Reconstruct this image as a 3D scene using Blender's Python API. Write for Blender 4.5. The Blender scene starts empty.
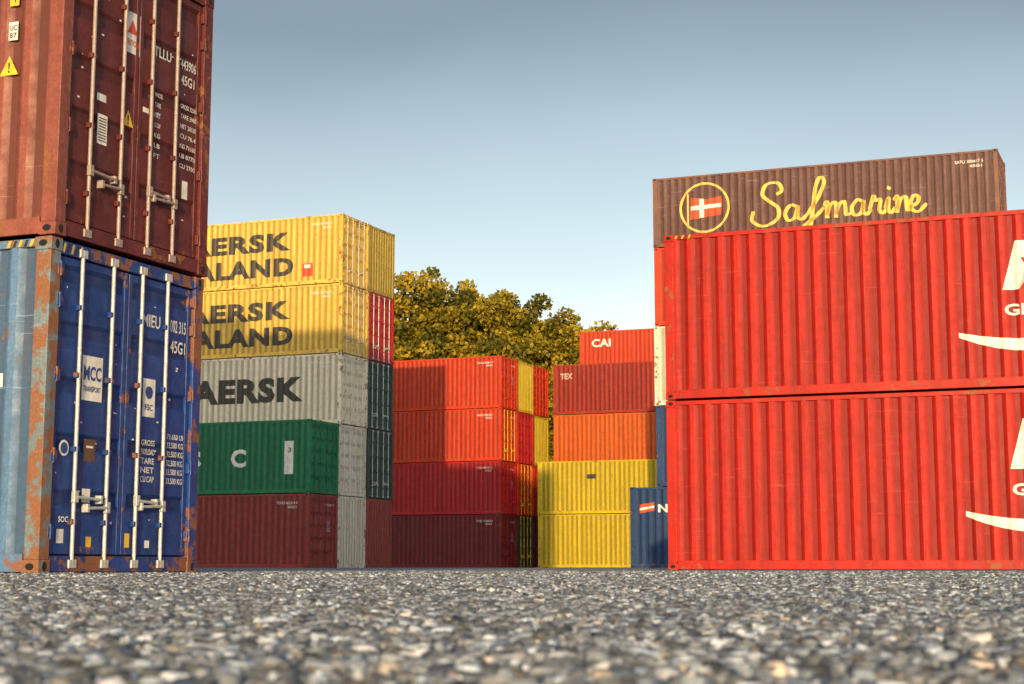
import bpy, bmesh, math, random
import numpy as np
from mathutils import Vector, Matrix
random.seed(7); rng=np.random.default_rng(7)
sc=bpy.context.scene
TH=0.3844
CA,SA=math.cos(TH),math.sin(TH)
W=2.438; LV=2.91

# ------------------------------------------------------------ materials
def nn(nt,t,**k):
    n=nt.nodes.new(t)
    for a,b in k.items(): setattr(n,a,b)
    return n
def ramp(nt,src,p0,p1,c0=(0,0,0,1),c1=(1,1,1,1)):
    r=nn(nt,'ShaderNodeValToRGB'); r.color_ramp.elements[0].position=p0; r.color_ramp.elements[1].position=p1
    r.color_ramp.elements[0].color=c0; r.color_ramp.elements[1].color=c1
    nt.links.new(src,r.inputs[0]); return r.outputs[0]
def mixc(nt,fac,a,b,mode='MIX'):
    m=nn(nt,'ShaderNodeMix',data_type='RGBA',blend_type=mode)
    for sock,v in ((m.inputs[0],fac),(m.inputs[6],a),(m.inputs[7],b)):
        if hasattr(v,'is_linked'): nt.links.new(v,sock)
        elif isinstance(v,(int,float)): sock.default_value=v
        else: sock.default_value=(*v[:3],1)
    return m.outputs[2]
def mul(nt,a,b,op='MULTIPLY'):
    m=nn(nt,'ShaderNodeMath',operation=op)
    for s,v in ((m.inputs[0],a),(m.inputs[1],b)):
        if hasattr(v,'is_linked'): nt.links.new(v,s)
        else: s.default_value=v
    return m.outputs[0]
def noise(nt,vec,scale,detail=4,rough=.55,vscale=None):
    if vscale is not None:
        mp=nn(nt,'ShaderNodeMapping'); mp.inputs['Scale'].default_value=vscale
        nt.links.new(vec,mp.inputs[0]); vec=mp.outputs[0]
    n=nn(nt,'ShaderNodeTexNoise'); n.inputs['Scale'].default_value=scale
    n.inputs['Detail'].default_value=detail; n.inputs['Roughness'].default_value=rough
    nt.links.new(vec,n.inputs['Vector']); return n.outputs['Fac']
def newmat(name):
    m=bpy.data.materials.new(name); m.use_nodes=True
    return m,m.node_tree,m.node_tree.nodes['Principled BSDF']
_pc={}
def paint(name,col,rust=.3,fade=.25,dirt=.5,rough=.5,scr=.3,edge=.09,chalk=.03):
    if name in _pc: return _pc[name]
    m,nt,b=newmat(name); L=nt.links
    tc=nn(nt,'ShaderNodeTexCoord'); oi=nn(nt,'ShaderNodeObjectInfo')
    off=nn(nt,'ShaderNodeVectorMath',operation='MULTIPLY_ADD')
    comb=nn(nt,'ShaderNodeCombineXYZ'); 
    for i in range(3): L.new(oi.outputs['Random'],comb.inputs[i])
    L.new(comb.outputs[0],off.inputs[0]); off.inputs[1].default_value=(57,91,33); L.new(tc.outputs['Object'],off.inputs[2])
    v=off.outputs[0]
    lum=sum(col)/3; faded=tuple(c*.85+ (lum+chalk)*.2 for c in col)
    nbig=noise(nt,v,.9,4,.65)
    big=ramp(nt,nbig,.35,.7)
    c=mixc(nt,mul(nt,big,fade),col,faded)
    dark=tuple(x*.30 for x in col)
    st=ramp(nt,noise(nt,v,1.0,4,.7,(5,5,.35)),.42,.70)
    c=mixc(nt,mul(nt,st,dirt),c,tuple(x*.5+.012 for x in dark))
    r1=noise(nt,v,5.5,6,.72)
    mid=ramp(nt,r1,.42,.64)
    c=mixc(nt,mul(nt,mid,dirt*.7),c,dark)
    ngr=noise(nt,v,42,2,.6)
    gr=ramp(nt,ngr,.38,.62)
    c=mixc(nt,mul(nt,gr,.42),c,tuple(x*.4 for x in col))
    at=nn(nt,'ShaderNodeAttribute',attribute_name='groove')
    c=mixc(nt,mul(nt,at.outputs['Fac'],.7),c,tuple(x*.28+.003 for x in col))  # corrugation recesses darkened: part grime, part shading painted into the colour
    s1=ramp(nt,noise(nt,v,1.0,3,.75,(1.2,1.2,26)),.62,.67)
    s2=ramp(nt,nbig,.48,.6)
    c=mixc(nt,mul(nt,mul(nt,s1,s2),scr),c,tuple(min(1,x*1.15+.07) for x in col))
    rs=mul(nt,mul(nt,r1,.65),mul(nt,nbig,.35),'ADD')
    ae=nn(nt,'ShaderNodeAttribute',attribute_name='edge')
    rs=mul(nt,rs,mul(nt,ae.outputs['Fac'],edge),'ADD')
    t=.685-.11*rust
    rm=ramp(nt,rs,t,t+.02)
    rc=mixc(nt,ngr,(.08,.024,.010),(.34,.14,.05))
    c=mixc(nt,mul(nt,rm,.9),c,rc)
    rr=ramp(nt,noise(nt,v,1.0,3,.6,(9,9,.5)),.66-.05*rust,.74)
    c=mixc(nt,mul(nt,rr,.6*min(1,rust*1.5)),c,(.14,.05,.02))
    L.new(c,b.inputs['Base Color'])
    rg=ramp(nt,r1,.3,.7,(rough-.1,)*3+(1,),(min(1,rough+.22),)*3+(1,))
    L.new(rg,b.inputs['Roughness'])
    b.inputs['Specular IOR Level'].default_value=.3
    bp=nn(nt,'ShaderNodeBump'); bp.inputs['Strength'].default_value=.5; bp.inputs['Distance'].default_value=.03
    L.new(noise(nt,v,2.4,3,.6),bp.inputs['Height']); L.new(bp.outputs[0],b.inputs['Normal'])
    _pc[name]=m; return m
def simple(name,col,rough=.6,var=.35,metal=0,sc_=14):
    if name in _pc: return _pc[name]
    m,nt,b=newmat(name); tc=nn(nt,'ShaderNodeTexCoord')
    n=ramp(nt,noise(nt,tc.outputs['Object'],sc_,4,.7),.35,.7)
    nt.links.new(mixc(nt,mul(nt,n,var),col,tuple(x*.35 for x in col)),b.inputs['Base Color'])
    b.inputs['Roughness'].default_value=rough; b.inputs['Metallic'].default_value=metal
    _pc[name]=m; return m

def decal(name,col): return simple(name,col,.6,.55,0,9)
RUB=lambda: simple('door_rubber',(.015,.015,.017),.8)
HOLE_SHADE=lambda: simple('casting_hole_shade',(.006,.006,.006),.9)  # near-black flat ovals, painted in for the shade inside casting holes

# ------------------------------------------------------------ mesh builder
class MB:
    def __init__(s): s.v=[];s.f=[];s.m=[];s.mats=[];s.g=[];s.e=[]
    def mi(s,mat):
        if mat not in s.mats: s.mats.append(mat)
        return s.mats.index(mat)
    def add(s,vs,fs,mat,g=0.,e=0.):
        o=len(s.v); k=s.mi(mat); s.v+= [tuple(x) for x in vs]
        s.g+= (list(g) if hasattr(g,'__len__') else [g]*len(vs)); s.e+=[e]*len(vs)
        for f in fs: s.f.append(tuple(i+o for i in f)); s.m.append(k)
    def box(s,x0,x1,y0,y1,z0,z1,mat,bev=0,e=.0):
        b=bev
        if b<=0:
            vs=[(x,y,z) for x in (x0,x1) for y in (y0,y1) for z in (z0,z1)]
            s.add(vs,[(0,1,3,2),(4,6,7,5),(0,4,5,1),(2,3,7,6),(0,2,6,4),(1,5,7,3)],mat,0,e); return
        bm=bmesh.new(); bmesh.ops.create_cube(bm,size=1)
        bmesh.ops.scale(bm,vec=(x1-x0,y1-y0,z1-z0),verts=bm.verts)
        bmesh.ops.translate(bm,vec=((x0+x1)/2,(y0+y1)/2,(z0+z1)/2),verts=bm.verts)
        bmesh.ops.bevel(bm,geom=list(bm.edges),offset=b,segments=2,affect='EDGES',profile=.5)
        bm.verts.index_update()
        s.add([v.co[:] for v in bm.verts],[[v.index for v in f.verts] for f in bm.faces],mat,0,e); bm.free()
    def cyl(s,p,q,r,mat,n=10,e=0):
        p=Vector(p);q=Vector(q);d=(q-p).normalized(); a=d.orthogonal().normalized(); c=d.cross(a)
        vs=[];
        for o in (p,q):
            for i in range(n):
                t=2*math.pi*i/n; vs.append(o+a*math.cos(t)*r+c*math.sin(t)*r)
        fs=[(i,(i+1)%n,n+(i+1)%n,n+i) for i in range(n)]+[tuple(range(n))[::-1],tuple(range(n,2*n))]
        s.add(vs,fs,mat,0,e)
    def obj(s,name,parent=None):
        me=bpy.data.meshes.new(name); me.from_pydata(s.v,[],s.f)
        for m in s.mats: me.materials.append(m)
        me.polygons.foreach_set('material_index',s.m)
        a=me.attributes.new('groove','FLOAT','POINT'); a.data.foreach_set('value',s.g)
        a=me.attributes.new('edge','FLOAT','POINT'); a.data.foreach_set('value',s.e)
        me.update(); o=bpy.data.objects.new(name,me); sc.collection.objects.link(o)
        if parent: o.parent=parent
        return o

PER=.278
def brk(L):
    x0,x1=-L+.15,-.15; n=round((x1-x0)/PER); per=(x1-x0)/n; k=per/PER
    pts=[]
    for i in range(n):
        b=x0+i*per
        pts+=[(b+.036*k,0),(b+.108*k-.0,0),(b+.170*k,1),(b+.246*k,1)]
    return [(x0,0)]+[(p[0]-.036*k+.0,p[1]) for p in pts][1:]+[(x1,1)]
_bc={}
def prof(L):
    if L not in _bc: _bc[L]=brk(L)
    return _bc[L]
def pdepth(L,x):
    P=prof(L)
    if x<=P[0][0]: return 0
    for (a,da),(b,db) in zip(P,P[1:]):
        if a<=x<=b: return da+(db-da)*(x-a)/max(1e-6,b-a)
    return 0
YO=.016; DEP=.036

def text2d(t,h=1.0,w=None,bold=0.0,align='L',shear=0,space=1.0):
    cu=bpy.data.curves.new('t','FONT'); cu.body=t; cu.size=1.0; cu.offset=bold; cu.shear=shear; cu.resolution_u=3; cu.space_character=space
    ob=bpy.data.objects.new('t',cu); sc.collection.objects.link(ob)
    bpy.context.view_layer.update()
    dg=bpy.context.evaluated_depsgraph_get(); me=bpy.data.meshes.new_from_object(ob.evaluated_get(dg))
    vs=[(v.co.x,v.co.y) for v in me.vertices]; fs=[tuple(p.vertices) for p in me.polygons]
    bpy.data.objects.remove(ob); bpy.data.curves.remove(cu); bpy.data.meshes.remove(me)
    xs=[v[0] for v in vs]; ys=[v[1] for v in vs]
    sy=h/(max(ys)-min(ys)); sx=sy if w is None else w/(max(xs)-min(xs))
    x0,y0=min(xs),min(ys)
    return [((x-x0)*sx,(y-y0)*sy) for x,y in vs],fs
def ribbon2d(pts,w,cal=True,n=8):
    P=[Vector(p) for p in pts]; Q=[P[0]*2-P[1]]+P+[P[-1]*2-P[-2]]; S=[]
    for i in range(1,len(Q)-2):
        for k in range(n):
            t=k/n; a,b,c,d=Q[i-1:i+3]
            S.append(.5*((2*b)+(c-a)*t+(2*a-5*b+4*c-d)*t*t+(-a+3*b-3*c+d)*t**3))
    S.append(P[-1]); vs=[];fs=[]
    for i,p in enumerate(S):
        d=(S[min(i+1,len(S)-1)]-S[max(i-1,0)]).normalized(); nrm=Vector((-d.y,d.x))
        ww=w*(.6+.5*abs(d.y)) if cal else w
        vs+=[tuple(p+nrm*ww/2),tuple(p-nrm*ww/2)]
        if i: fs.append((2*i-2,2*i-1,2*i+1,2*i))
    return vs,fs
def poly2d(pts): return list(pts),[tuple(range(len(pts)))]
def rect2d(w,h): return poly2d([(0,0),(w,0),(w,h),(0,h)])
def disc2d(r,n=24): return poly2d([(r*math.cos(2*math.pi*i/n),r*math.sin(2*math.pi*i/n)) for i in range(n)])
def ring2d(r0,r1,n=40):
    vs=[];fs=[]
    for i in range(n):
        c,s=math.cos(2*math.pi*i/n),math.sin(2*math.pi*i/n); vs+=[(r0*c,r0*s),(r1*c,r1*s)]
        j=(i+1)%n; fs.append((2*i,2*i+1,2*j+1,2*j))
    return vs,fs
def side_mark(mb,shape,x,z,mat,L,drape=True,lift=.003):
    vs,fs=shape
    bm=bmesh.new(); bv=[bm.verts.new((a+x,0,b+z)) for a,b in vs]
    for f in fs:
        try: bm.faces.new([bv[i] for i in f])
        except ValueError: pass
    if drape:
        xs=[v.co.x for v in bm.verts]; lo,hi=min(xs),max(xs)
        for px,_ in prof(L):
            if lo<px<hi:
                bmesh.ops.bisect_plane(bm,geom=list(bm.verts)+list(bm.edges)+list(bm.faces),plane_co=(px,0,0),plane_no=(1,0,0),dist=1e-5)
    bm.verts.index_update()
    out=[]
    for v in bm.verts:
        d=pdepth(L,v.co.x) if drape else 0
        out.append((v.co.x,YO+d*DEP-lift,v.co.z))
    mb.add(out,[[v.index for v in f.verts] for f in bm.faces],mat); bm.free()
DX=-.045
def door_mark(mb,shape,y,z,mat,lift=.004):
    vs,fs=shape
    mb.add([(DX+lift,a+y,b+z) for a,b in vs],fs,mat)

def container(name,a_xy,level,L=12.192,H=2.896,mat=None,door=True,rods=None,cast=None,z0=None,detail=1,side=(),doorm=(),idtext='',off=0.0,hc=False,side_mat=None,post_mat=None):
    emp=bpy.data.objects.new(name,None); sc.collection.objects.link(emp)
    x,y=a_xy; z=(level*LV if z0 is None else z0)
    jx=0 if level==0 or detail>1 else random.uniform(-.03,.03)
    emp.location=(x+(off+jx)*CA,y-(off+jx)*SA,z); emp.rotation_euler=(0,0,-TH+(0 if level==0 or detail>1 else random.uniform(-.0015,.0015))); emp.empty_display_size=.5
    mb=MB(); P=mat; cst=cast or P; bev=.006 if detail>1 else 0; SM=side_mat or P; PM=post_mat or P
    for cx in (-L,-.178):
        for cy in (0,W-.162):
            for cz in (0,H-.118):
                mb.box(cx,cx+.178,cy,cy+.162,cz,cz+.118,cst if (cx<-1 or cy>1) else (post_mat or cst),.008 if detail>1 else 0,1)
    def oval(cx,cy,cz,ax,rx,rz):
        n=12; vs=[]
        for i in range(n):
            t=2*math.pi*i/n; u,w_=rx*math.cos(t),rz*math.sin(t)
            vs.append((cx,cy+u,cz+w_) if ax=='x' else (cx+u,cy,cz+w_))
        mb.add(vs,[tuple(range(n))],HOLE_SHADE())
    for cz in (.059,H-.059):
        for cx in (-L+.089,-.089): oval(cx,-.002,cz,'y',.045,.03)
        for cy in (.081,W-.081): oval(.002,cy,cz,'x',.03,.042)
    for k,(cy0,cy1) in enumerate(((.006,.15),(W-.15,W-.006))):
        mb.box(-L+.006,-L+.16,cy0,cy1,.118,H-.118,SM,bev,1)
        mb.box(-.16,-.006,cy0,cy1,.118,H-.118,PM if k==0 else P,bev,1)
    for s in (0,1):
        ya,yb=((.008,.06) if s==0 else (W-.06,W-.008))
        mb.box(-L+.178,-.178,ya,yb,.014,.165,SM,bev,1)
        mb.box(-L+.178,-.178,ya,yb+0,H-.085,H-.012,SM,bev,1)
    pr=prof(L)
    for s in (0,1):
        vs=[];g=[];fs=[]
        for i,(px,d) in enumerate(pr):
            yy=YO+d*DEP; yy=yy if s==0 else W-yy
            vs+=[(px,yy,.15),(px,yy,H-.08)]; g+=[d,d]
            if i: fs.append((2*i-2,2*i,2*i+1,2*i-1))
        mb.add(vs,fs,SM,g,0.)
    mb.box(-L+.1,-.1,.05,W-.05,H-.05,H-.03,P); mb.box(-L+.1,-.1,.05,W-.05,.05,.12,RUB())
    def end_corr(xo,sg):
        n=9; y0,y1=.15,W-.15; per=(y1-y0)/n; vs=[];g=[];fs=[]
        for i in range(n):
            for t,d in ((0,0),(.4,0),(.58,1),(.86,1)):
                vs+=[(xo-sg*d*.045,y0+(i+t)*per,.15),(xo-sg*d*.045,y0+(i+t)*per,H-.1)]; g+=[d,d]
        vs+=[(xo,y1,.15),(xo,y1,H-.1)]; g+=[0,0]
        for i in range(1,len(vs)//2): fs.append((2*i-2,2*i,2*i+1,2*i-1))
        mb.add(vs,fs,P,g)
        xa,xb=sorted((xo+sg*.002,xo-sg*.1))
        mb.box(xa,xb,.162,W-.162,.014,.16,P,bev,1); mb.box(xa,xb,.162,W-.162,H-.118,H-.012,P,bev,1)
    end_corr(-L+.016,-1)
    if not door: end_corr(-.016,1)
    else:
        mb.box(-.12,-.012,.162,W-.162,.014,.15,P,bev,1); mb.box(-.12,-.012,.162,W-.162,H-.13,H-.012,P,bev,1)
        mb.box(-.10,-.075,.14,W-.14,.14,H-.12,RUB())
        dz0,dz1=.165,H-.14
        for k,(ya,yb) in enumerate(((.162,W/2-.008),(W/2+.008,W-.162))):
            fr=.055
            mb.box(-.075,DX+.006,ya,ya+fr,dz0,dz1,P,bev,.6); mb.box(-.075,DX+.006,yb-fr,yb,dz0,dz1,P,bev,.6)
            mb.box(-.075,DX+.005,ya+fr,yb-fr,dz0,dz0+.07,P,bev,.6); mb.box(-.075,DX+.005,ya+fr,yb-fr,dz1-.07,dz1,P,bev,.6)
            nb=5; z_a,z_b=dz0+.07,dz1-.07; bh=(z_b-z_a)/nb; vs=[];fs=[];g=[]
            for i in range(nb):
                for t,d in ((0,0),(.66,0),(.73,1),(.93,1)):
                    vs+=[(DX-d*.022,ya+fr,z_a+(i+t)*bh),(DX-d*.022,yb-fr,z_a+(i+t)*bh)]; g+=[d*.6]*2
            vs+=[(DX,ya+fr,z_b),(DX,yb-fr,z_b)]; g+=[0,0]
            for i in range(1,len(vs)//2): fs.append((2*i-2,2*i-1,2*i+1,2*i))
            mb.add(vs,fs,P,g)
            mb.box(-.07,DX-.001,(yb if k==0 else ya-.008),(yb+.008 if k==0 else ya),dz0,dz1,RUB())
            for hz in (.3,.95,1.65,2.3,H-.32):
                hy=.15 if k==0 else W-.15
                mb.box(-.05,.0,hy-.035,hy+.045 if k==0 else hy+.035,hz,hz+.1,P,bev,1)
                mb.cyl((-.004,hy,hz-.01),(-.004,hy,hz+.12),.014,P,8,1)
        R=rods or P
        for i,ry in enumerate((.47,.94,1.40,1.82) if detail>1 else (.47,.95,1.49,1.97)):
            mb.cyl((-.012,ry,.06),(-.012,ry,H-.06),.018,R,12 if detail>1 else 8,.5)
            for cz in (.045,H-.125):
                mb.box(-.03,.004,ry-.055,ry+.055,cz,cz+.075,R,bev,1)
            for cz in (.42,1.05,1.7,2.3):
                mb.box(-.045,.002,ry-.04,ry+.04,cz,cz+.05,P,bev,.8)
            hz=.66 if i%2==0 else .58
            s_=-1 if i in(1,3) else 1
            hl=.36 if i in (0,3) else .3
            if i==3: hz=.62
            ye=ry+s_*hl
            mb.cyl((.012,ry,hz),(.016,ye,hz-.015),.014,R,8,.5)
            mb.box(-.02,.02,ry-.03,ry+.03,hz-.05,hz+.05,R,bev,.8)
            mb.box(-.04,.024,ye-.02,ye+.02,hz-.05,hz+.025,R,bev,.8)
    if hc:
        Y_=decal('stripe_yellow',(.62,.42,.03)); K_=decal('stripe_black',(.02,.02,.02))
        for i in range(5):
            mb.add([(-.010,.17+i*.06,H-.115),(-.010,.20+i*.06,H-.115),(-.010,.225+i*.06,H-.03),(-.010,.195+i*.06,H-.03)],[(0,1,2,3)],Y_ if i%2==0 else K_)
            mb.add([(-.48+i*.06,.005,H-.08),(-.45+i*.06,.005,H-.08),(-.425+i*.06,.005,H-.02),(-.455+i*.06,.005,H-.02)],[(0,1,2,3)],Y_ if i%2==0 else K_)
            mb.add([(-L+.2+i*.06,.005,H-.08),(-L+.23+i*.06,.005,H-.08),(-L+.255+i*.06,.005,H-.02),(-L+.225+i*.06,.005,H-.02)],[(0,1,2,3)],Y_ if i%2==0 else K_)
    body=mb.obj('body',emp)
    mk=MB()
    for it in side:
        shape,px,pz,m=it[:4]; side_mark(mk,shape,px,pz,m,L,*(it[4:]))
    for it in doorm:
        shape,py,pz,m=it[:4]; door_mark(mk,shape,py,pz,m,*(it[4:]))
    if idtext:
        wm=decal('mark_white',(.75,.74,.70))
        side_mark(mk,text2d(idtext,.11,.95,.01),-1.45,H-.42,wm,L,detail>1)
        side_mark(mk,text2d('45G1',.10,.4,.01),-.95,H-.58,wm,L,detail>1)
        if door:
            door_mark(mk,text2d(idtext,.09,.75,.01),1.42,H-.45,wm,.004)
            for r in range(5): door_mark(mk,text2d('GROSS 30480 KG'[:8+r],.045,.3,.01),1.55,H-1.1-r*.09,wm,.004)
    if mk.v: mk.obj('markings',emp)
    return emp

# ------------------------------------------------------------ colours
WH=decal('mark_white',(.75,.74,.70)); GO=decal('mark_gold',(.80,.52,.10)); BK=decal('mark_black',(.03,.03,.035))
YE=decal('mark_yellow',(.75,.48,.03)); RD=decal('mark_red',(.60,.07,.02)); BLm=decal('mark_blue',(.02,.06,.25)); BR=decal('mark_brown',(.12,.06,.04))
GRYt=decal('mark_grey',(.04,.035,.030)); OW=decal('mark_dull_white',(.45,.40,.36))
galv=simple('galvanised_steel',(.50,.52,.52),.45,.6,.2,20)
galvb=simple('painted_rod',(.34,.27,.25),.5,.55,.1,20)

blue=paint('paint_deep_blue',(.009,.055,.27),rust=.55,fade=.3,dirt=.6,rough=.42,scr=.45,edge=.12)
bluef=paint('paint_faded_blue',(.10,.21,.40),rust=.55,fade=.6,dirt=.55,rough=.5,scr=.8,edge=.12)
rustpost=paint('paint_rusted_post',(.16,.22,.26),rust=.75,fade=.6,dirt=.5,edge=.13,scr=.9)
brown=paint('paint_oxide_brown',(.135,.023,.024),rust=.4,fade=.35,dirt=.55,rough=.5,scr=.5)
brownf=paint('paint_faded_brown',(.27,.075,.055),rust=.45,fade=.5,dirt=.6,rough=.5,scr=.8)
red=paint('paint_red',(.48,.012,.004),rust=.2,fade=.12,dirt=.5,rough=.42,scr=.4)
maroon=paint('paint_maroon',(.22,.020,.024),rust=.2)
oxide=paint('paint_oxide_red',(.34,.045,.040),rust=.25)
brick=paint('paint_brick',(.36,.022,.012),rust=.2)
crimson=paint('paint_crimson',(.55,.014,.020),rust=.15)
orange=paint('paint_orange_red',(.68,.046,.006),rust=.15)
orange2=paint('paint_orange',(.74,.13,.012),rust=.2)
yellow=paint('paint_yellow',(.66,.50,.02),rust=.25,dirt=.42)
sunlit=paint('paint_sunlit_gold',(.86,.56,.10),rust=.45,fade=.3,dirt=.38)  # pale carrier paint with golden sunlight put into its base colour
creamw=paint('paint_off_white',(.90,.83,.66),rust=.45,fade=.3,dirt=.34)
greyw=paint('paint_light_grey',(.76,.71,.60),rust=.45,fade=.3,dirt=.38)
green=paint('paint_green',(.010,.22,.10),rust=.15)
dgreen=paint('paint_dark_green',(.03,.075,.065),rust=.3)
slate=paint('paint_slate_maroon',(.16,.072,.065),rust=.7,fade=.9,dirt=.55,scr=1.0,chalk=.2)
olive=paint('paint_olive_yellow',(.50,.36,.05),rust=.35)
navy=paint('paint_navy',(.012,.06,.20),rust=.2)

N='shipping_container'
S1=(-3.982,14.374)
dm=[(rect2d(.30,.40),.56,1.52,WH),(text2d('MCC',.13,.26,.03),.58,1.70,BLm,.007),(text2d('TRANSPORT',.05,.26,.015),.58,1.60,BLm,.007),
    (rect2d(.2,.36),1.50,1.45,WH),(disc2d(.06),1.60,1.68,BLm,.007),(text2d('FSC',.06,.13,.02),1.535,1.51,BLm,.007),
    (text2d('MIEU',.12,.29,.012),1.46,2.30,WH),(text2d('002 315 0',.12,.34,.012),1.92,2.30,WH),(text2d('45G1',.12,.26,.012),1.93,2.10,WH),
    (disc2d(.07),.34,1.08,WH),(disc2d(.05),.34,1.08,BLm,.007),(rect2d(.17,.2),.62,.98,BR),(rect2d(.1,.02),.655,1.1,WH,.007),
    (rect2d(.10,.12),.28,.26,WH),(rect2d(.08,.10),.70,.22,YE),(rect2d(.12,.14),1.24,.22,YE),(rect2d(.08,.10),1.6,.2,WH),(rect2d(.12,.12),.62,.62,WH),
    (text2d('SOC',.05,.14,.02),.3,.44,WH)]
for r,t in enumerate(('GROSS','PAYLOAD','TARE','NET','CU.CAP')):
    dm.append((text2d(t,.055,.22,.012),1.50,1.18-r*.085,WH)); dm.append((text2d('32.500 KG',.055,.28,.012),1.92,1.18-r*.085,WH)); 
dm.append((text2d('71.650 LB',.05,.28,.012),1.92,1.265,WH))
sb=[(rect2d(.07,.12),-.56,1.6,WH),(disc2d(.03),-.6,2.1,WH)]
for k in range(26): dm.append((rect2d(random.uniform(.01,.05),random.uniform(.006,.02)),random.choice((random.uniform(.2,1.1),random.uniform(1.3,2.2))),random.uniform(.3,2.6),WH,.0035))
container(N,S1,0,mat=blue,rods=galv,detail=2,doorm=dm,side=sb,hc=True,side_mat=bluef,post_mat=rustpost)
dm=[(rect2d(.26,.40),.96,1.93,WH),(text2d('TRITON',.06,.22,.02),.98,2.0,RD,.007),(poly2d([(0,0),(.16,0),(.08,.14)]),1.01,2.12,RD,.007),
    (text2d('TLLU',.10,.29,.012),1.46,2.02,WH),(text2d('443906 6',.10,.34,.012),1.92,2.02,WH),(text2d('45G1',.10,.24,.012),1.93,1.86,WH),
    (rect2d(.15,.28),.60,.95,WH),(poly2d([(0,0),(.17,0),(.085,.16)]),.985,1.22,YE),(text2d('!',.09,.02,.02),1.06,1.24,BK,.007),
    (rect2d(.14,.07),.58,1.35,WH),(rect2d(.10,.18),2.0,.72,WH),(rect2d(.10,.05),1.3,1.42,WH),(rect2d(.03,.03),.98,1.6,WH)]
for r in range(7): dm.append((text2d(('GROSS 32500','TARE 3980','NET 28520','CU 76.4','KG 71650','LB 8770','CU 2700')[r],.045,.28,.012),1.94,1.62-r*.10,WH))
for r in range(7): dm.append((text2d(('MAX.GR.','TARE','NET','CU.CAP','KG','LB','FT')[r],.045,.10+.03*(r<1),.012),1.5,1.62-r*.10,WH))
for r in range(9): dm.append((rect2d(.11,.010),.62,.98+r*.026,BK,.007))
for k in range(20): dm.append((rect2d(random.uniform(.01,.04),random.uniform(.006,.02)),random.choice((random.uniform(.2,1.1),random.uniform(1.3,2.2))),random.uniform(.3,2.6),WH,.0035))
sb=[(rect2d(.10,.13),-.60,2.12,YE,False),(rect2d(.10,.17),-.60,1.80,WH,False),(text2d('UC',.05,.08,.02),-.59,1.89,BK,False,.006),(text2d('87',.05,.08,.02),-.59,1.82,BK,False,.006),
    (text2d('4',.08,.04,.02),-.57,2.15,BK,False,.006),(poly2d([(0,0),(.2,0),(.1,.18)]),-.68,1.48,YE,False),(text2d('!',.10,.02,.02),-.59,1.50,BK,False,.006)]
container(N,S1,1,mat=brown,rods=galvb,detail=2,doorm=dm,side=sb,off=.03,side_mat=brownf,post_mat=brownf)
for i,c in enumerate((blue,maroon,orange,brown)): container(N,S1,2+i,mat=c,rods=galv)
for i,c in enumerate((maroon,navy,orange,greyw,maroon,navy,crimson)): container(N,(S1[0]-12.4*CA,S1[1]+12.4*SA),0,z0=i*2.605,H=2.591,mat=c)

# ---- carrier stack with lettering
S2=(-6.998,68.676)
def row(S,k,gap=.05): b=k*(W+gap); return (S[0]+b*SA,S[1]+b*CA)
def carrier(top): 
    return [(text2d('MAERSK',.80,6.3,.05,space=1.1),-8.75,1.50,GRYt),(text2d('SEALAND',.80,6.2,.05,space=1.1),-8.5,.42,GRYt),
            (rect2d(.5,.55),-1.9,.35,RD),(rect2d(.3,.15),-1.8,.7,WH,True,.006)] if top else \
           [(text2d('MAERSK',1.05,6.6,.055,space=1.1),-8.35,.95,GRYt)]
container(N,row(S2,0),4,mat=sunlit,side=carrier(1),idtext='MSKU 814503 2',rods=greyw)
container(N,row(S2,0),3,mat=sunlit,side=carrier(1)[:2],idtext='MSKU 221760 9',rods=greyw)
container(N,row(S2,0),2,mat=creamw,side=carrier(0),idtext='MSKU 450118 6')
container(N,row(S2,0),1,mat=greyw,rods=WH); container(N,row(S2,0),0,mat=greyw,door=False)
cols=[oxide,dgreen,dgreen,crimson,olive]
for i,c in enumerate(cols): container(N,row(S2,1),i,mat=c,door=(i not in(0,4)),rods=galv,idtext='')
container(N,row(S2,-1),1,mat=green,rods=green,side=[(text2d('C',.72,.72,.04),-3.6,1.05,WH),(text2d('S',.72,.72,.04),-5.7,1.05,WH),(rect2d(.4,1.3),-1.15,.75,WH),(text2d('3',.2,.15,.02),-1.0,1.6,green,True,.006)],idtext='')
container(N,row(S2,-1),0,mat=oxide,idtext='TGHU 662514 0')

# ---- centre red stack
S3=(-.600,93.005)
container(N,row(S3,0),3,mat=orange,idtext='HLXU 402811 7'); container(N,row(S3,0),2,mat=orange,idtext='HLXU 330125 1',rods=YE)
container(N,row(S3,0),1,mat=crimson,idtext='CRSU 905571 3',rods=crimson); container(N,row(S3,0),0,mat=maroon,idtext='FCIU 118834 0')
for i,(c,d,r) in enumerate(((dgreen,True,YE),(orange,True,YE),(crimson,True,None),(yellow,False,None))): container(N,row(S3,1),i,mat=c,door=d,rods=r)
for i,(c,d) in enumerate(((maroon,True),(orange,True),(yellow,False),(orange,True))): container(N,row(S3,2),i,mat=c,door=d)
# ---- yellow pair
Yl=(1.43,94.0); R_=lambda P,L=12.192:(P[0]+L*CA,P[1]-L*SA)
container(N,R_(Yl),0,mat=yellow); container(N,R_(Yl),1,mat=yellow,side=[(rect2d(.5,.25),-9.3,1.9,BK)])
# ---- dark red / orange stack
S4=(2.40,97.7)
container(N,R_(S4),0,mat=maroon);container(N,R_(S4),1,mat=maroon)
container(N,R_(S4),2,mat=orange2); container(N,R_(S4),3,mat=brick,side=[(text2d('TEX',.34,.75,.03),-11.75,2.05,OW)])
S5=(4.22,104.6)
for i,c in enumerate((maroon,crimson,maroon,orange,orange)):
    container(N,R_(S5),i,mat=c,side=[(text2d('CAI',.5,1.25,.03),-11.4,1.9,WH)] if i==4 else ())
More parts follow.
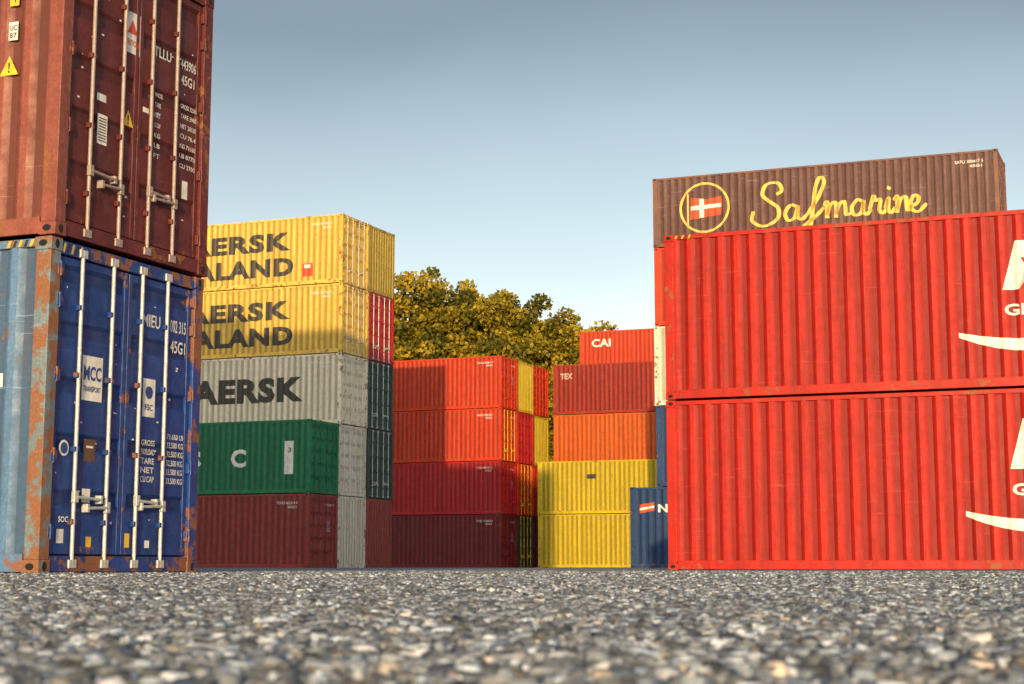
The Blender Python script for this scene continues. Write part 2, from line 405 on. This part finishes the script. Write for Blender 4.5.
# ---- near red pair
SR=(2.657,29.165)
def swoosh(w,h,t): 
    vs=[];fs=[]
    for i in range(17):
        u=2*i/16-1; x=w*i/16; z=h*u*u
        vs+=[(x,z),(x,z-t*(1-u*u*.6))]
        if i: fs.append((2*i-2,2*i-1,2*i+1,2*i))
    return vs,fs
o=-12.192
for lv in (0,1):
    dz=(.02,0)[lv]
    container(N,R_(SR),lv,mat=red,detail=2,hc=(lv==1),side=[(text2d('M',.80,1.05,.07,shear=.25),o+5.70,1.58+dz,WH),(text2d('GLOBAL',.19,1.3,.03),o+5.72,1.16+dz,WH),(swoosh(2.3,.14,.20),o+4.98,.78+dz,WH)])
# ---- tall stack at right
SF=(5.19,61.10)
strokes=[(0,[(0.05,.45),(0.0,.1),(.4,-.12),(.9,.1),(.95,.5),(.6,.8),(.38,1.05),(.55,1.40),(.95,1.42),(1.1,1.15),(.9,1.0)]),
 (1.2,[(.45,.5),(.2,.57),(0,.3),(.1,.03),(.35,.12),(.47,.52),(.45,.15),(.6,.03),(.8,.2)]),
 (2.0,[(0,.2),(.35,.7),(.62,1.3),(.48,1.5),(.3,1.1),(.18,.2),(.02,-.5),(-.2,-.55),(-.15,-.25),(.3,.1),(.6,.4)]),
 (2.6,[(0,.45),(.12,.57),(.1,0)]),(2.7,[(0,.1),(.12,.45),(.3,.55),(.34,.3),(.32,0)]),(3.02,[(0,.1),(.12,.45),(.3,.55),(.34,.3),(.36,.08),(.52,.1)]),
 (3.58,[(.4,.5),(.2,.57),(0,.3),(.1,.03),(.33,.12),(.42,.52),(.4,.15),(.52,.03),(.68,.2)]),
 (4.2,[(0,.2),(.15,.66),(.2,.5),(.38,.52),(.34,.15),(.46,.03),(.6,.2)]),
 (4.75,[(0,.2),(.12,.55),(.1,.15),(.2,.03),(.35,.2)]),(4.86,[(0,.85),(.06,.95)]),
 (5.05,[(0,.45),(.12,.57),(.1,0)]),(5.15,[(0,.1),(.12,.45),(.3,.55),(.34,.3),(.36,.08),(.5,.1)]),
 (5.55,[(0,.15),(.3,.3),(.35,.5),(.2,.57),(.08,.35),(.12,.08),(.35,0),(.62,.25)])]
H5=2.591
sm=[(ribbon2d(p,.13),o+3.62+dx,.62,GO) for dx,p in strokes]
sm+=[(ring2d(.86,.94),o+1.85,1.36,GO),(poly2d([(-.55,-.42),(.6,-.30),(.66,.10),(.62,.38),(.1,.30),(-.5,.40)]),o+1.85,1.36,RD),
     (poly2d([(-.2,-.38),(-.02,-.36),(-.02,.32),(-.2,.35)]),o+1.85,1.36,WH,True,.006),(poly2d([(-.52,-.08),(.62,-.02),(.62,.12),(-.52,.08)]),o+1.85,1.36,WH,True,.0065),
     (ribbon2d([(-.62,-.7),(-.62,.55)],.05,False),o+1.85,1.36,GO)]
container(N,R_(SF,12.35),0,z0=4*LV,L=12.35,H=H5,mat=slate,detail=2,side=[(s[0],s[1]-.05,*s[2:]) for s in sm],idtext='SAFU 300417 5')
container(N,R_(SF),3,mat=orange);container(N,R_(SF),2,mat=greyw);container(N,R_(SF),1,mat=navy)
container(N,R_(SF),0,mat=navy,off=-1.0,side=[(poly2d([(0,0),(.55,.1),(.55,.4),(0,.32)]),o+.35,1.95,RD),(poly2d([(0,.1),(.55,.2),(.55,.28),(0,.2)]),o+.35,1.95,WH,True,.006),(text2d('NORASIA',.3,2.2,.03),o+1.05,1.98,WH)])

# ------------------------------------------------------------ trees
def leafmat():
    m,nt,b=newmat('foliage'); at=nn(nt,'ShaderNodeAttribute',attribute_name='lv')
    c=ramp(nt,at.outputs['Fac'],0,1,(.055,.065,.008,1),(.40,.29,.02,1))
    nt.links.new(c,b.inputs['Base Color']); b.inputs['Roughness'].default_value=.7; b.inputs['Specular IOR Level'].default_value=.2
    tr=nn(nt,'ShaderNodeBsdfTranslucent'); nt.links.new(c,tr.inputs[0]); mx=nn(nt,'ShaderNodeMixShader'); mx.inputs[0].default_value=.3
    nt.links.new(b.outputs[0],mx.inputs[1]); nt.links.new(tr.outputs[0],mx.inputs[2]); nt.links.new(mx.outputs[0],nt.nodes['Material Output'].inputs[0])
    return m
LM=leafmat(); BARK=simple('bark',(.09,.06,.04),.9)
def tree(x,y,h,r,seed):
    rg=np.random.default_rng(seed); emp=bpy.data.objects.new('broadleaf_tree',None); sc.collection.objects.link(emp); emp.location=(x,y,0)
    m=MB()
    def limb(p,q,r0,r1,n=8):
        p=Vector(p);q=Vector(q);d=(q-p).normalized();a=d.orthogonal().normalized();c=d.cross(a);vs=[]
        for o_,rr in((p,r0),(q,r1)):
            for i in range(n): t=2*math.pi*i/n; vs.append(o_+a*math.cos(t)*rr+c*math.sin(t)*rr)
        m.add(vs,[(i,(i+1)%n,n+(i+1)%n,n+i) for i in range(n)],BARK)
    limb((0,0,0),(.2,.1,h*.45),.45,.3); limb((.2,.1,h*.45),(0,0,h*.82),.3,.08)
    cen=[]
    nb=165
    for i in range(nb):
        u=rg.normal(size=3); u/=np.linalg.norm(u); rad=rg.uniform(.35,.95)
        lump=1+.12*math.sin(u[0]*5+seed)+.10*math.sin(u[2]*7+seed*2)
        c=np.array([u[0]*r*rad*lump,u[1]*r*rad,h*.6+u[2]*h*.38*rad*lump])
        cen.append((c,rg.uniform(.6,1.4)))
        if i%6==0: limb((.15,.05,h*rg.uniform(.25,.55)),c,.12,.03,6)
    m.obj('trunk_and_limbs',emp)
    V=[];lv=[]
    for c,cr in cen:
        n=int(190*cr*cr); d=rg.normal(size=(n,3)); d/=np.linalg.norm(d,axis=1)[:,None]; P=c+d*cr*(rg.uniform(.45,1.15,size=(n,1)))*np.array([1,1,.7])
        A=rg.normal(size=(n,3)); A/=np.linalg.norm(A,axis=1)[:,None]; B=np.cross(A,rg.normal(size=(n,3))); B/=np.linalg.norm(B,axis=1)[:,None]
        s=rg.uniform(.12,.27,size=(n,1)); V.append(np.stack([P-A*s,P+B*s*.7,P+A*s,P-B*s*.7],1).reshape(-1,3))
        base=rg.uniform(.05,.95); lv.append(np.repeat(np.clip(base+rg.normal(0,.2,n),0,1),4))
    V=np.concatenate(V); lv=np.concatenate(lv); nf=len(V)//4
    me=bpy.data.meshes.new('foliage'); me.vertices.add(len(V)); me.vertices.foreach_set('co',V.ravel()); me.loops.add(len(V)); me.loops.foreach_set('vertex_index',np.arange(len(V)))
    me.polygons.add(nf); me.polygons.foreach_set('loop_start',np.arange(nf)*4); me.update(calc_edges=True)
    a=me.attributes.new('lv','FLOAT','POINT'); a.data.foreach_set('value',lv.astype(np.float32)); me.materials.append(LM)
    ob=bpy.data.objects.new('foliage',me); sc.collection.objects.link(ob); ob.parent=emp
for i,(x,y,h,r) in enumerate(((-13.5,142,25,5.5),(-7.8,139,25.7,4.8),(-4.0,142,25.2,4.6),(-.4,139,24.4,4.4),(3.2,141,23.4,4.2),(6.0,140,21.2,3.8),(11,143,18.5,4),(-20,146,22,6))): tree(x,y,h,r,100+i)

# ------------------------------------------------------------ ground
def ground():
    m,nt,b=newmat('asphalt'); tc=nn(nt,'ShaderNodeTexCoord'); v=tc.outputs['Object']
    vo=nn(nt,'ShaderNodeTexVoronoi'); vo.inputs['Scale'].default_value=60; nt.links.new(v,vo.inputs['Vector'])
    sep=nn(nt,'ShaderNodeSeparateColor'); nt.links.new(vo.outputs['Color'],sep.inputs[0])
    c=ramp(nt,sep.outputs[0],0,1,(.075,.085,.10,1),(.40,.44,.49,1))
    edge=ramp(nt,vo.outputs['Distance'],.25,.6)
    c=mixc(nt,mul(nt,edge,.6),c,(.035,.040,.046))
    big=ramp(nt,noise(nt,v,.35,5,.7),.35,.7); c=mixc(nt,mul(nt,big,.45),c,(.09,.10,.112))
    md=ramp(nt,noise(nt,v,5,5,.75),.4,.65); c=mixc(nt,mul(nt,md,.4),c,(.34,.37,.40))
    nt.links.new(c,b.inputs['Base Color']); b.inputs['Roughness'].default_value=.85
    bp=nn(nt,'ShaderNodeBump'); bp.inputs['Strength'].default_value=.8; bp.inputs['Distance'].default_value=.006; bp.invert=True
    nt.links.new(vo.outputs['Distance'],bp.inputs['Height']); nt.links.new(bp.outputs[0],b.inputs['Normal'])
    me=bpy.data.meshes.new('ground'); me.from_pydata([(-900,-900,0),(900,-900,0),(900,1500,0),(-900,1500,0)],[],[(0,1,2,3)]); me.materials.append(m)
    o_=bpy.data.objects.new('ground',me); sc.collection.objects.link(o_)
    def batch(n,d0,d1,smin,smax):
        d=np.sqrt(rng.uniform(d0**2,d1**2,n)); x=rng.uniform(-1,1,n)*(.42*d+.35)
        return x,d,rng.uniform(smin,smax,n)
    parts=[batch(60000,.55,3.6,.0025,.0075),batch(45000,3.6,9,.005,.010),batch(25000,9,22,.008,.014)]
    X=np.concatenate([p[0] for p in parts]);Y=np.concatenate([p[1] for p in parts]);S=np.concatenate([p[2] for p in parts]); n=len(X)
    cube=np.array([(a,b_,c_) for a in(-1,1) for b_ in(-1,1) for c_ in(-1,1)],float)
    V=cube[None]+rng.uniform(-.38,.38,(n,8,3))
    top=V[:,:,2]>0; V[:,:,0]=np.where(top,V[:,:,0]*.72,V[:,:,0]); V[:,:,1]=np.where(top,V[:,:,1]*.72,V[:,:,1])
    V*=S[:,None,None]*np.stack([rng.uniform(.8,1.5,n),rng.uniform(.7,1.2,n),rng.uniform(.35,.75,n)],1)[:,None,:]
    t=rng.uniform(0,6.28,n); tl=rng.normal(0,.25,n)
    y2=V[:,:,1]*np.cos(tl)[:,None]-V[:,:,2]*np.sin(tl)[:,None]; z2=V[:,:,1]*np.sin(tl)[:,None]+V[:,:,2]*np.cos(tl)[:,None]
    x3=V[:,:,0]*np.cos(t)[:,None]-y2*np.sin(t)[:,None]; y3=V[:,:,0]*np.sin(t)[:,None]+y2*np.cos(t)[:,None]
    V=np.stack([x3+X[:,None],y3+Y[:,None],z2+(S*.08)[:,None]],2).reshape(-1,3)
    F=np.array([(0,1,3,2),(4,6,7,5),(0,4,5,1),(2,3,7,6),(0,2,6,4),(1,5,7,3)])
    LI=(F[None]+8*np.arange(n)[:,None,None]).reshape(-1)
    me=bpy.data.meshes.new('gravel'); me.vertices.add(8*n); me.vertices.foreach_set('co',V.ravel()); me.loops.add(len(LI)); me.loops.foreach_set('vertex_index',LI)
    me.polygons.add(6*n); me.polygons.foreach_set('loop_start',np.arange(6*n)*4); me.update(calc_edges=True)
    g=np.clip(rng.lognormal(-1.5,.8,n),.03,.75); w=rng.normal(-.13,.04,n); brn=rng.uniform(0,1,n)<.05
    col=np.stack([g*(1+w+np.where(brn,.3,0)),g*.98,g*(1-w-np.where(brn,.35,0)),np.ones(n)],1)
    a=me.attributes.new('ccol','FLOAT_COLOR','POINT'); a.data.foreach_set('color',np.repeat(col,8,0).astype(np.float32).ravel())
    m,nt,b=newmat('stone_chips'); at=nn(nt,'ShaderNodeAttribute',attribute_name='ccol'); tc=nn(nt,'ShaderNodeTexCoord')
    nz=ramp(nt,noise(nt,tc.outputs['Object'],350,3,.7),.3,.7)
    nt.links.new(mixc(nt,mul(nt,nz,.5),at.outputs['Color'],(.09,.10,.11)),b.inputs['Base Color']); b.inputs['Roughness'].default_value=.75
    me.materials.append(m); o_=bpy.data.objects.new('gravel',me); sc.collection.objects.link(o_)
ground()

# ------------------------------------------------------------ light
EL=math.radians(8.9); AZ=math.radians(-4)
ts=Vector((math.sin(AZ)*math.cos(EL),-math.cos(AZ)*math.cos(EL),math.sin(EL)))
li=bpy.data.lights.new('sun','SUN'); li.energy=4.8; li.angle=math.radians(.5); li.color=(1,.68,.31)
so=bpy.data.objects.new('sun',li); sc.collection.objects.link(so); so.rotation_euler=(-ts).to_track_quat('-Z','Y').to_euler(); so.location=(0,-20,30)
w=bpy.data.worlds.new('World'); sc.world=w; w.use_nodes=True; nt=w.node_tree
sky=nn(nt,'ShaderNodeTexSky',sky_type='NISHITA'); sky.sun_disc=False; sky.sun_elevation=EL; sky.sun_rotation=math.radians(180)-AZ; sky.dust_density=2; sky.ozone_density=1.2
tc=nn(nt,'ShaderNodeTexCoord'); sx=nn(nt,'ShaderNodeSeparateXYZ'); nt.links.new(tc.outputs['Generated'],sx.inputs[0])
hz=noise(nt,tc.outputs['Generated'],1.6,3,.5,(1,1,3)); zz=mul(nt,sx.outputs[2],mul(nt,mul(nt,hz,.5,'SUBTRACT'),.14),'ADD')
r=nn(nt,'ShaderNodeValToRGB'); e=r.color_ramp.elements
e[0].position=0; e[0].color=(1.0,.98,.92,1); e[1].position=1; e[1].color=(.82,.82,.82,1)
for p,c in ((.12,(.92,.91,.86,1)),(.20,(.58,.59,.585,1)),(.33,(.27,.295,.305,1)),(.45,(.36,.38,.40,1)),(.7,(.78,.78,.78,1))):  # upper stops, unseen overhead, are raised to add fill light
    q=e.new(p); q.color=c
nt.links.new(zz,r.inputs[0])
hs=nn(nt,'ShaderNodeHueSaturation'); hs.inputs['Saturation'].default_value=.60; nt.links.new(sky.outputs[0],hs.inputs['Color'])
mc=mixc(nt,1.0,hs.outputs[0],r.outputs[0],'MULTIPLY')
bg=nt.nodes['Background']; nt.links.new(mc,bg.inputs[0]); bg.inputs[1].default_value=.39

# ------------------------------------------------------------ camera
cd=bpy.data.cameras.new('camera'); co=bpy.data.objects.new('camera',cd); sc.collection.objects.link(co); sc.camera=co
co.location=(0,0,.06); co.rotation_euler=(math.radians(90)+.1519,0,0)
cd.sensor_width=36; cd.lens=1691.2/1024*36; cd.shift_y=-34.3/1024; cd.clip_start=.02; cd.clip_end=4000
cd.dof.use_dof=True; cd.dof.focus_distance=28; cd.dof.aperture_fstop=16
sc.view_settings.view_transform='Standard'; sc.view_settings.look='None'; sc.view_settings.exposure=0
